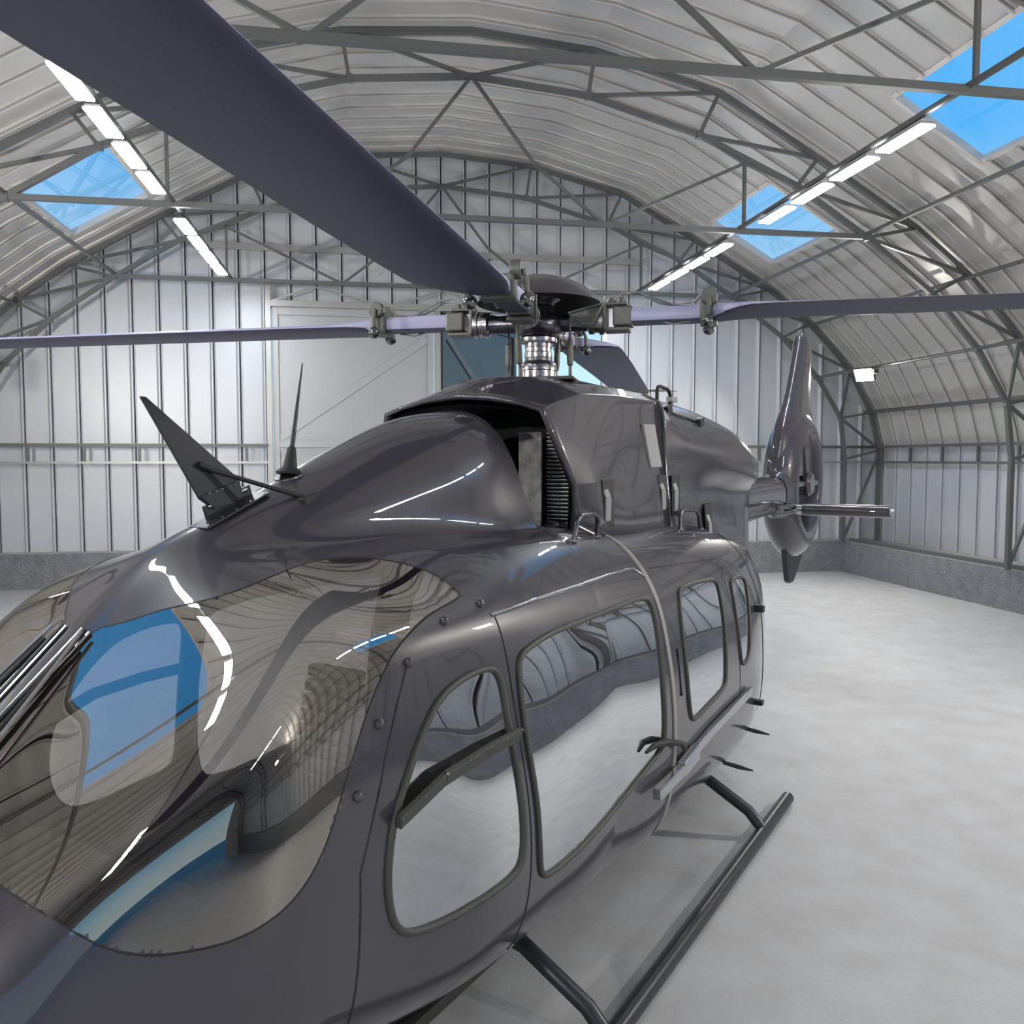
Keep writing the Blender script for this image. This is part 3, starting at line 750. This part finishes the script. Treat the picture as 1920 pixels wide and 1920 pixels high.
# seam between cowlings
q=MB().tube([(-.726,y,z) for _,y,z in SEAM][3:],.007,8); q.build('cowling_seam',M_black,HEL,smooth=50)
q=MB().tube([(-.742,y+.002,z+.002) for _,y,z in SEAM][2:8],.005,8); q.build('cowling_seam',M_bright,HEL,smooth=50)
# intake: dark duct, louvres, plate
q=MB(); q.grid(mirror_grid([[(.84,0,2.79),(.84,.3,2.765),(.82,.49,2.71),(.64,.545,2.37),(.57,.50,2.10)],[(.30,0,2.78),(.30,.3,2.76),(.30,.47,2.70),(.28,.53,2.37),(.28,.52,2.10)]])); q.build('intake_duct',M_black,HEL)
MB().box((.02,0,2.45),(.04,.96,.78)).build('intake_back_wall',M_black,HEL)
for side in (1,-1):
    g=MB().box((.315,.252*side,2.40),(.05,.012,.60)).build('louvre_frame',M_dark,HEL)
    for k in range(26):
        z=2.125+k*.0215; MB().beam((.345,.258*side,z),(.345,(.56 if z<2.42 else .50)*side,z),.03,.0045,up=(-.35,0,1)).build('louvre_slat',M_grille,g)
    MB().box((.42,.19*side,2.40),(.012,.145,.50)).build('duct_plate',M_duct,HEL)
# cowling latches (dark recess + lever)
def latch(x,z0,z1,y0,y1,side,lever=True):
    s=MB().beam((x-.012,(y0+.006)*side,z0-.015),(x-.012,(y1+.006)*side,z1+.02),.145,.014,up=(0,side,0)).build('latch_recess',M_black,HEL,bevel=.02)
    if lever:
        zm=z0+(z1-z0)*.66; ym=y0+(y1-y0)*.66
        MB().beam((x+.012,(y0+.014)*side,z0+.02),(x+.012,(ym+.022)*side,zm),.06,.014,up=(0,side,0)).build('latch_lever',M_latch,s,bevel=.003)
        MB().beam((x+.012,(ym+.022)*side,zm),(x+.018,(y1+.006)*side,z0+(z1-z0)*.9),.055,.010,up=(0,side,0)).build('latch_tongue',M_patch,s,bevel=.003)
for side in (1,-1):
    latch(.30,2.145,2.37,.598,.590,side); latch(-.64,2.16,2.38,.548,.533,side); latch(-.84,2.14,2.375,.553,.548,side); latch(-1.50,1.83,2.16,.58,.545,side,True)
    V=[(-.36,.535,2.715),(-.555,.528,2.72),(-.655,.541,2.45),(-.46,.546,2.45)]
    q=MB().add([(a,b*side,c) for a,b,c in V]+[(a,(b-.02)*side,c) for a,b,c in V],[(0,1,2,3),(7,6,5,4),(0,4,5,1),(1,5,6,2),(2,6,7,3),(3,7,4,0)])
    q.build('grip_patch',M_patch,HEL,bevel=.004)
# strap clips on top
for side in (1,-1):
    s=MB().tube([(-1.0,.435*side,2.83),(-1.2,.475*side,2.802),(-1.42,.515*side,2.765)],.008,6).build('cowling_strap',M_dark,HEL)
    for c in ((-1.0,.437*side,2.832),(-1.42,.517*side,2.765)): MB().box(c,(.085,.045,.06),M=Matrix.Rotation(math.radians(14),3,'Y')).build('strap_clip',M_dark,s,bevel=.004)
def ub(p,q_,h):
    p=Vector(p); q_=Vector(q_); u=Vector((0,0,h)); d=q_-p
    MB().tube([p,p+u*.7,p+u*.92+d*.08,p+u+d*.25,q_+u-d*.25,q_+u*.92-d*.08,q_+u*.7,q_],.013,10).build('grab_handle',M_black,HEL,smooth=60)
ub((-1.15,.30,2.90),(-1.40,.30,2.88),.12); MB().box((-1.36,.33,2.93),(.10,.05,.035)).build('step_plate',M_latch,HEL,bevel=.004)

# tail boom
def ell(x,zc,rz,ry,n=28,p=2.3):
    R=[]
    for k in range(n):
        a=2*PI*k/n; c,s_=math.cos(a),math.sin(a)
        R.append((x,ry*math.copysign(abs(c)**(2/p),c),zc+rz*math.copysign(abs(s_)**(2/p),s_)))
    return R
TB=[(-2.3,2.02,.36,.42),(-2.8,2.05,.33,.36),(-3.3,2.07,.29,.29),(-4.0,2.085,.245,.23),(-4.8,2.09,.225,.19),(-5.4,2.085,.215,.16),(-5.9,2.07,.21,.15)]
MB().grid([ell(*t) for t in TB],closed=True,cap=True).build('tail_boom',M_paint,HEL,smooth=50)
# dorsal shoulder blending boom into fin
FX,FZ=-6.45,2.2
Ry=Matrix.Rotation(PI/2,3,'X')
prof=[(.575,-.16),(.60,-.20),(.66,-.215),(.74,-.20),(.84,-.15),(.905,-.075),(.925,0),(.905,.075),(.84,.15),(.74,.20),(.66,.215),(.60,.20),(.575,.16),(.565,0)]
fs=MB().lathe(prof,(FX,0,FZ),72,M=Ry,closed=True).build('fenestron_shroud',M_paint,HEL,smooth=40)
hb=MB().lathe([(.0001,-.14),(.12,-.13),(.15,-.09),(.15,.09),(.12,.13),(.0001,.14)],(FX,0,FZ),28,M=Ry).build('fan_hub',M_dark,HEL,smooth=40)
for k in range(10):
    a=2*PI*k/10+.2; q=MB(); 
    q.grid([[(.15,-.045,-.03),(.15,.045,.03)],[(.36,-.05,-.022),(.36,.05,.022)],[(.56,-.05,-.012),(.56,.05,.012)]])
    q.xf(Matrix.Translation((FX,.04,FZ))@Matrix.Rotation(a,4,'Y')@Matrix.Rotation(PI/2,4,'Z')@Matrix.Rotation(0,4,'X')) if False else None
    V=[]
    for (r,w,h_) in ((.15,.05,.03),(.36,.055,.022),(.56,.055,.012)):
        ca,sa=math.cos(a),math.sin(a)
        for t in (-1,1): V.append((FX+r*ca-t*w*sa, .03+t*h_, FZ+r*sa+t*w*ca))
    b=MB().add(V,[(0,1,3,2),(2,3,5,4)]).build('fan_blade',M_dark,hb); s=b.modifiers.new('s','SOLIDIFY'); s.thickness=.012
for a in (math.radians(0),math.radians(180),math.radians(62)):
    MB().beam((FX+.1*math.cos(a),.13,FZ+.1*math.sin(a)),(FX+.60*math.cos(a),.13,FZ+.60*math.sin(a)),.07,.11,up=(0,1,0)).build('stator_strut',M_paint,fs,bevel=.015)
MB().lathe([(.0001,.0),(.13,.0),(.155,.03),(.155,.09),(.12,.13),(.0001,.13)],(FX,.10,FZ),24,M=Matrix.Rotation(-PI/2,3,'X')).build('gearbox_cover',M_paint,fs,smooth=40)
# fin
def airf(xle,xte,z,t,n=14,fat=False):
    c=xle-xte; up=[]; 
    for k in range(n+1):
        u=k/n; u=u*u*(3-2*u); y=t*(1-abs(2*u-1)**2.6)**.5*(1.0-.25*u) if fat else t*(2.97*math.sqrt(max(u,0))-1.26*u-3.516*u*u+2.843*u**3-1.015*u**4)/1.0
        up.append((xle-c*u,y,z))
    return up+[(p[0],-p[1],p[2]) for p in up[-2:0:-1]]
FN=[(-5.55,-7.30,2.30,.17),(-5.60,-7.30,2.70,.19),(-5.72,-7.26,2.90,.18),(-5.86,-7.17,3.05,.155),(-6.0,-7.12,3.18,.125),(-6.12,-7.10,3.35,.11),(-6.28,-7.10,3.6,.10),(-6.44,-7.12,3.88,.098),(-6.47,-7.06,3.95,.098),(-6.52,-6.90,4.03,.085)]
MB().grid([airf(*a,fat=True) for a in FN],closed=True,cap=True).build('tail_fin',M_paint,HEL,smooth=45)
MB().tube([(-6.66,0,4.0),(-6.68,0,4.10)],.032,10).build('tail_light',M_chrome,HEL,smooth=50)
q=MB(); V=[(-5.97,0,1.45),(-6.17,0,1.0),(-6.24,0,.965),(-6.42,0,.965),(-6.93,0,1.30)]
q.add([(a,.032,c) for a,_,c in V]+[(a,-.032,c) for a,_,c in V],[(0,1,2,3,4),(9,8,7,6,5)]+[(i,(i+1)%5,(i+1)%5+5,i+5) for i in range(5)]); q.build('tail_bumper_fin',M_dark,HEL,bevel=.012)
# root fairing between boom and shroud
MB().grid([ell(-5.45,2.09,.215,.165),ell(-5.62,2.1,.30,.18),ell(-5.80,2.12,.44,.20),ell(-5.95,2.14,.52,.17)],closed=True).build('tail_fairing',M_paint,HEL,smooth=50)
# stabiliser
for side in (1,-1):
    R=[]
    for yy,ch,th in ((.16,.34,.08),(.34,.34,.08),(1.255,.33,.08),(1.262,.31,.055)):
        P=airf(-5.34,-5.34-ch,0,th*.95,10); R.append([(p[0],yy*side,1.935+p[1]*.9) for p in P])
    st=MB().grid(R,closed=True,cap=True).build('stabiliser',M_paint,HEL,smooth=45)
    MB().tube([(-5.42,1.262*side,1.935),(-5.42,1.30*side,1.935)],.03,10).build('navigation_light',M_bright,st,smooth=45)
    MB().tube([(-5.36,.30*side,1.935),(-5.36,.36*side,1.935)],.058,12).build('clamp_ring',M_bright,st,smooth=45)
    MB().tube([(-4.75,.20*side,1.90),(-5.0,.235*side,1.90),(-5.2,.27*side,1.915),(-5.36,.32*side,1.935)],.022,8).build('support_tube',M_chrome,HEL,smooth=50)
    MB().tube([(-4.9,.19*side,1.97),(-5.2,.20*side,1.97),(-5.36,.26*side,1.95)],.020,8).build('support_tube',M_chrome,HEL,smooth=50)
# skids
for side in (1,-1):
    MB().tube([(2.35,1.12*side,.22),(2.15,1.12*side,.09),(1.9,1.12*side,.045),(-1.7,1.12*side,.045)],.045,12).build('skid_tube',M_dark,HEL,smooth=50)
for x_ in (1.35,-1.05):
    MB().tube([(x_,-1.12,.05),(x_,-1.02,.16),(x_,-.7,.34),(x_,-.3,.42),(x_,.3,.42),(x_,.7,.34),(x_,1.02,.16),(x_,1.12,.05)],.038,12).build('cross_tube',M_dark,HEL,smooth=50)

# roof aerials and cutter
w=MB().lathe([(.052,0),(.055,.008),(.03,.03),(.026,.05),(.018,.105),(.0085,.12)],(2.035,0,2.438),20,M=Matrix.Rotation(math.radians(-9),3,'Y')).build('whip_aerial_base',M_black,HEL,smooth=35)
MB().tube([(2.018,0,2.545),(1.985,0,2.72),(1.952,0,2.894)],[.011,.007,.0025],10).build('whip_rod',M_dark,w,smooth=50)
MB().lathe([(.062,-.004),(.060,.003),(.0001,.005)],(2.035,0,2.434),24,M=Matrix.Rotation(math.radians(19),3,'Y')).build('aerial_gasket',M_hub,w,smooth=35)
q=MB(); V=[(2.705,2.712),(2.685,2.712),(2.30,2.43),(2.278,2.36),(2.31,2.338),(2.415,2.318),(2.475,2.355)]
n=len(V); q.add([(a,.006,c) for a,c in V]+[(a,-.006,c) for a,c in V],[tuple(range(n)),tuple(range(2*n-1,n-1,-1))]+[(i,(i+1)%n,(i+1)%n+n,i+n) for i in range(n)])
ct=q.build('wire_cutter_blade',M_dark,HEL,bevel=.002)
q=MB(); V=[(2.475,2.365),(2.30,2.425),(2.278,2.36),(2.31,2.338),(2.415,2.318)]; n=5
q.add([(a,.011,c) for a,c in V]+[(a,-.011,c) for a,c in V],[tuple(range(n)),tuple(range(2*n-1,n-1,-1))]+[(i,(i+1)%n,(i+1)%n+n,i+n) for i in range(n)]); q.build('cutter_plate',M_dark,ct,bevel=.002)
MB().tube([(2.44,.0,2.325),(2.26,0,2.385)],.011,10).build('cutter_hinge',M_bright,ct,smooth=50)
q=MB(); q.beam((2.452,.0,2.30),(2.235,.0,2.375),.012,.06,up=(0,0,1)); q.beam((2.50,.02,2.252),(2.20,.02,2.372),.10,.008); q.build('cutter_mount',M_dark,ct,bevel=.003)
for k in range(5):
    t=k/4; 
    for yy in (.055,-.02): MB().sphere((2.48-.26*t,yy,2.262+.104*t),.006,6).build('bolt',M_bright,ct)
    MB().sphere((2.44-.12*t,.013,2.375+.03*t),.0045,6).build('bolt',M_bright,ct)
MB().tube([(2.482,.012,2.482),(2.43,.02,2.46),(2.105,.15,2.352)],[.012,.009,.0085],8).build('brace_rod',M_black,ct,smooth=50)
MB().box((2.09,.165,2.345),(.09,.035,.035),M=Matrix.Rotation(math.radians(16),3,'Y')).build('brace_foot',M_black,ct,bevel=.006)

# ------------------------------------------------------------------ rotor
ZR=3.335
ms=MB().lathe([(.135,2.955),(.135,2.975),(.108,2.98),(.106,3.03),(.11,3.035),(.11,3.06),(.102,3.075),(.085,3.09),(.082,3.11),(.085,3.112),(.085,3.14),(.08,3.145),(.08,3.17),(.084,3.172),(.083,3.195),(.11,3.198),(.112,3.205),(.112,3.225),(.105,3.23),(.0001,3.23)],(0,0,0),40).build('rotor_mast',M_chrome,HEL,smooth=28)
MB().lathe([(.09,3.228),(.105,3.235),(.135,3.255),(.152,3.285),(.155,3.31),(.14,3.345),(.11,3.375),(.09,3.40),(.085,3.42),(.10,3.44),(.13,3.455),(.0001,3.46)],(0,0,0),40).build('hub_body',M_hub,HEL,smooth=50)
for k in range(12):
    a=2*PI*k/12; MB().tube([(.096*math.cos(a),.096*math.sin(a),3.075),(.096*math.cos(a),.096*math.sin(a),3.195)],.008,6).build('mast_rib',M_chrome,ms) if False else None
MB().box((0,.0,2.965),(.56,.5,.02),rz=math.radians(20)).build('swash_base_plate',M_cast,HEL,bevel=.01)
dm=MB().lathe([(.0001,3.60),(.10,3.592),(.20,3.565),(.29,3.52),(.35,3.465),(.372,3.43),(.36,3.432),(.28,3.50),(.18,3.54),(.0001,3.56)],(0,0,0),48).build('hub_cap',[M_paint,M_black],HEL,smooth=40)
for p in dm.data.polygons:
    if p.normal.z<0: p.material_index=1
def rz(phi): return Matrix.Rotation(phi,4,'Z')
BS=[(.55,.066,-.066,.090,0),(.90,.066,-.068,.088,0),(1.02,.068,-.085,.084,.05),(1.08,.075,-.19,.078,.25),(1.15,.085,-.29,.070,.5),(1.22,.095,-.35,.064,.7),(1.34,.10,-.36,.058,.85),(1.6,.105,-.36,.055,1),(2.3,.11,-.352,.052,1),(3.5,.12,-.325,.048,1),(5.0,.14,-.29,.042,1),(5.60,.15,-.265,.038,1),(5.62,.15,-.262,.036,1)]
def bsec(r,le,te,t,b,n=12):
    U=[]; L=[]
    for k in range(n+1):
        u=k/n; u=.5-.5*math.cos(PI*u); y=le+(te-le)*u
        naca=(2.97*math.sqrt(u)-1.26*u-3.516*u*u+2.843*u**3-1.015*u**4)
        rect=1.0 if .06<u<.94 else .72
        if u in (0.0,): rect=.55
        if k==n: rect=.55; naca=.03
        h_=t/2*((1-b)*rect+b*naca)
        tw=-.010*b; U.append((r,y,tw+h_*1.0)); L.append((r,y,tw-h_*(1-.25*b)))
    return U+L[::-1]
bm_=MB().grid([bsec(*s) for s in BS],closed=True,cap=True)
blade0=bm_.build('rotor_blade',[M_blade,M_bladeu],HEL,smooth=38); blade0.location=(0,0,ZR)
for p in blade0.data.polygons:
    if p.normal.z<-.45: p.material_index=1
MB().beam((5.627,.145,-.01),(5.627,-.258,-.01),.012,.034).build('tip_edge',M_bladetip,blade0)
for y_ in (-.27,-.27,-.27):
    pass
for r_ in (5.60,5.48,5.36): MB().tube([(r_,-.26,0),(r_+.02,-.46 if r_<5.6 else -.60,0)],.004,5).build('static_wick',M_dark,blade0)
cl=MB().box((1.0,0,.0),(.10,.175,.125)); clo=cl.build('blade_clamp',M_cast,blade0,bevel=.012)
for y_,o_ in ((-.145,0),(.145,0)):
    sg=1 if y_>0 else -1
    c=MB(); c.lathe([(.0001,-.028),(.042,-.028),(.048,-.02),(.048,.02),(.042,.028),(.0001,.028)],(1.0,y_*.62,.085),20,M=Matrix.Rotation(PI/2,3,'X')); c.build('pendulum_pivot',M_cast,clo,smooth=35)
    MB().tube([(1.0,y_*.85,.085),(1.0,y_*.98,.03),(1.0,y_,-.03)],.012,8).build('pendulum_rod',M_cast,clo,smooth=50)
    MB().sphere((1.0,y_,-.062),.037,14).build('pendulum_ball',M_ball,clo,smooth=60)
MB().tube([(.50,-.03,.07),(.53,-.03,.13),(.60,-.03,.135),(.72,-.02,.07),(.82,.0,.052),(.93,-.03,.07)],.0065,6).build('cable',M_cable,blade0,smooth=60)
MB().tube([(.44,.03,.08),(.50,.03,.15),(.60,.02,.14),(.70,.01,.10),(.80,-.03,.055),(.90,-.045,.05),(.97,-.06,.12)],.0065,6).build('cable',M_cable,blade0,smooth=60)
MB().tube([(.70,-.05,-.03),(.80,-.055,-.06),(.90,-.05,-.045)],.0055,6).build('cable',M_cable,blade0,smooth=60)
# hub arm group
def make_arm():
    a=MB().tube([(.06,0,0),(.345,0,0)],.055,20).build('rotor_arm',M_hub,HEL,smooth=40); a.location=(0,0,ZR-.02)
    MB().lathe([(.06,.30),(.075,.31),(.075,.335),(.066,.34),(.066,.365),(.078,.37),(.078,.395),(.05,.40)],(0,0,0),24,M=Matrix.Rotation(PI/2,3,'Y')).build('bearing_collar',M_chrome,a,smooth=30)
    q=MB(); q.box((.405,0,0.02),(.022,.145,.155)); q.box((.47,0,.092),(.13,.125,.018)); q.box((.475,0,-.055),(.15,.135,.022)); q.build('blade_fork',M_cast,a,bevel=.006)
    q=MB(); q.box((.51,0,.02),(.115,.135,.115)); q.build('blade_cuff',M_cast,a,bevel=.012)
    for x_ in (.44,.50):
        MB().lathe([(.022,.10),(.022,.115),(.015,.117),(.015,.135),(.0001,.137)],(x_,0,0),12).build('fork_bolt',M_cast,a)
    q=MB(); V=[(.20,-.075,.035),(.20,-.075,-.035),(.39,-.06,-.05),(.39,-.06,.085)]
    q.add([(x_,y_-.012,z_) for x_,y_,z_ in V]+[(x_,y_+.012,z_) for x_,y_,z_ in V],[(0,1,2,3),(7,6,5,4),(0,1,5,4),(1,2,6,5),(2,3,7,6),(3,0,4,7)])
    q.beam((.195,-.085,.04),(.395,-.07,.09),.045,.012); q.build('pitch_horn',M_cast,a,bevel=.003)
    MB().tube([(.25,-.095,.0),(.29,-.10,-.03),(.34,-.10,-.025),(.38,-.10,.05),(.42,-.05,.13)],.006,6).build('cable',M_cable,a,smooth=60)
    MB().tube([(.205,-.085,-.02),(.205,-.085,-.07),(.205,-.083,-.10),(.205,-.08,-.115),(.205,-.075,-.22),(.205,-.072,-.255),(.205,-.07,-.265),(.205,-.068,-.32),(.205,-.067,-.325),(.205,-.066,-.375)],[.007,.007,.009,.019,.020,.018,.010,.010,.013,.012],10).build('pitch_link',M_cast,a,smooth=35)
    return a
arm0=make_arm()
def ctree(o,parent,rotz):
    c=o.copy(); COL.objects.link(c); c.parent=parent
    if rotz is not None: c.rotation_euler=(0,0,rotz)
    for ch in kids(o): ctree(ch,c,None)
    return c
PHI0=math.radians(18.4)
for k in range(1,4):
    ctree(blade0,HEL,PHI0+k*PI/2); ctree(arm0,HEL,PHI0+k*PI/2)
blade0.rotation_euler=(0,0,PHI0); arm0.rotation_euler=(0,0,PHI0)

# ------------------------------------------------------------------ world, camera, output
W=bpy.data.worlds.new('sky'); SC.world=W; W.use_nodes=True; nt=W.node_tree; bg=nt.nodes['Background']
tc=nt.nodes.new('ShaderNodeTexCoord'); sx=nt.nodes.new('ShaderNodeSeparateXYZ'); rp=nt.nodes.new('ShaderNodeValToRGB')
nt.links.new(tc.outputs['Generated'],sx.inputs[0]); nt.links.new(sx.outputs['Z'],rp.inputs['Fac'])
e=rp.color_ramp.elements; e[0].position=.0; e[0].color=(.60,.80,.90,1); e[1].position=1.0; e[1].color=(.05,.30,.75,1)
a=e.new(.10); a.color=(.50,.76,.90,1); a=e.new(.32); a.color=(.085,.42,.86,1)
nz=nt.nodes.new('ShaderNodeTexNoise'); nz.inputs['Scale'].default_value=3.0; nz.inputs['Detail'].default_value=7
nr=nt.nodes.new('ShaderNodeValToRGB'); nr.color_ramp.elements[0].position=.5; nr.color_ramp.elements[1].position=.85
mx=nt.nodes.new('ShaderNodeMixRGB'); mx.inputs['Color2'].default_value=(.5,.66,.85,1)
mm=nt.nodes.new('ShaderNodeMath'); mm.operation='MULTIPLY'; mm.inputs[1].default_value=.03
nt.links.new(tc.outputs['Generated'],nz.inputs['Vector']); nt.links.new(nz.outputs['Fac'],nr.inputs['Fac']); nt.links.new(nr.outputs['Color'],mm.inputs[0]); nt.links.new(mm.outputs[0],mx.inputs['Fac'])
nt.links.new(rp.outputs['Color'],mx.inputs['Color1']); nt.links.new(mx.outputs['Color'],bg.inputs['Color']); bg.inputs['Strength'].default_value=WORLD
cam=bpy.data.cameras.new('camera'); co=bpy.data.objects.new('camera',cam); COL.objects.link(co); SC.camera=co
cam.lens=30; cam.sensor_width=36; cam.clip_start=.05; cam.clip_end=300
co.location=(0,0,2.5); co.rotation_euler=(math.radians(90-3.53),0,math.radians(-9.58))
SC.view_settings.view_transform='Standard'; SC.view_settings.look='None'; SC.view_settings.gamma=1; SC.view_settings.exposure=EXPO
SC.view_settings.use_curve_mapping=False
SC.cycles.use_denoising=True; SC.cycles.use_adaptive_sampling=True; SC.cycles.adaptive_threshold=.025; SC.cycles.max_bounces=10; SC.cycles.transparent_max_bounces=12; SC.cycles.sample_clamp_indirect=8
SC.cycles.caustics_reflective=False; SC.cycles.caustics_refractive=False

for o in list(bpy.data.objects):
    b=o.name.split('.')[0]
    l={'tip_edge':'orange edge at the blade tip','weather_strip':'light grey weather strip curving over the door post','window_seal':'dark grey rubber window seal','windshield_pane':'large tinted curved windshield pane','side_window_pane':'reflective side window pane','rotor_mast':'bright ribbed metal rotor mast','pendulum_ball':'dark steel ball hanging on the blade clamp','grip_patch':'pale grey grip patch on the cowling','louvre_slat':'pale metal louvre slat in the engine intake','pitch_link':'slim bottle shaped pitch rod beside the mast','door_rail':'bright metal sliding door rail','wire_cutter_blade':'dark triangular wire cutter blade on the roof','lens':'glowing white lamp lens','diffuser':'glowing white diffuser'}.get(b)
    if l: o['label']=l
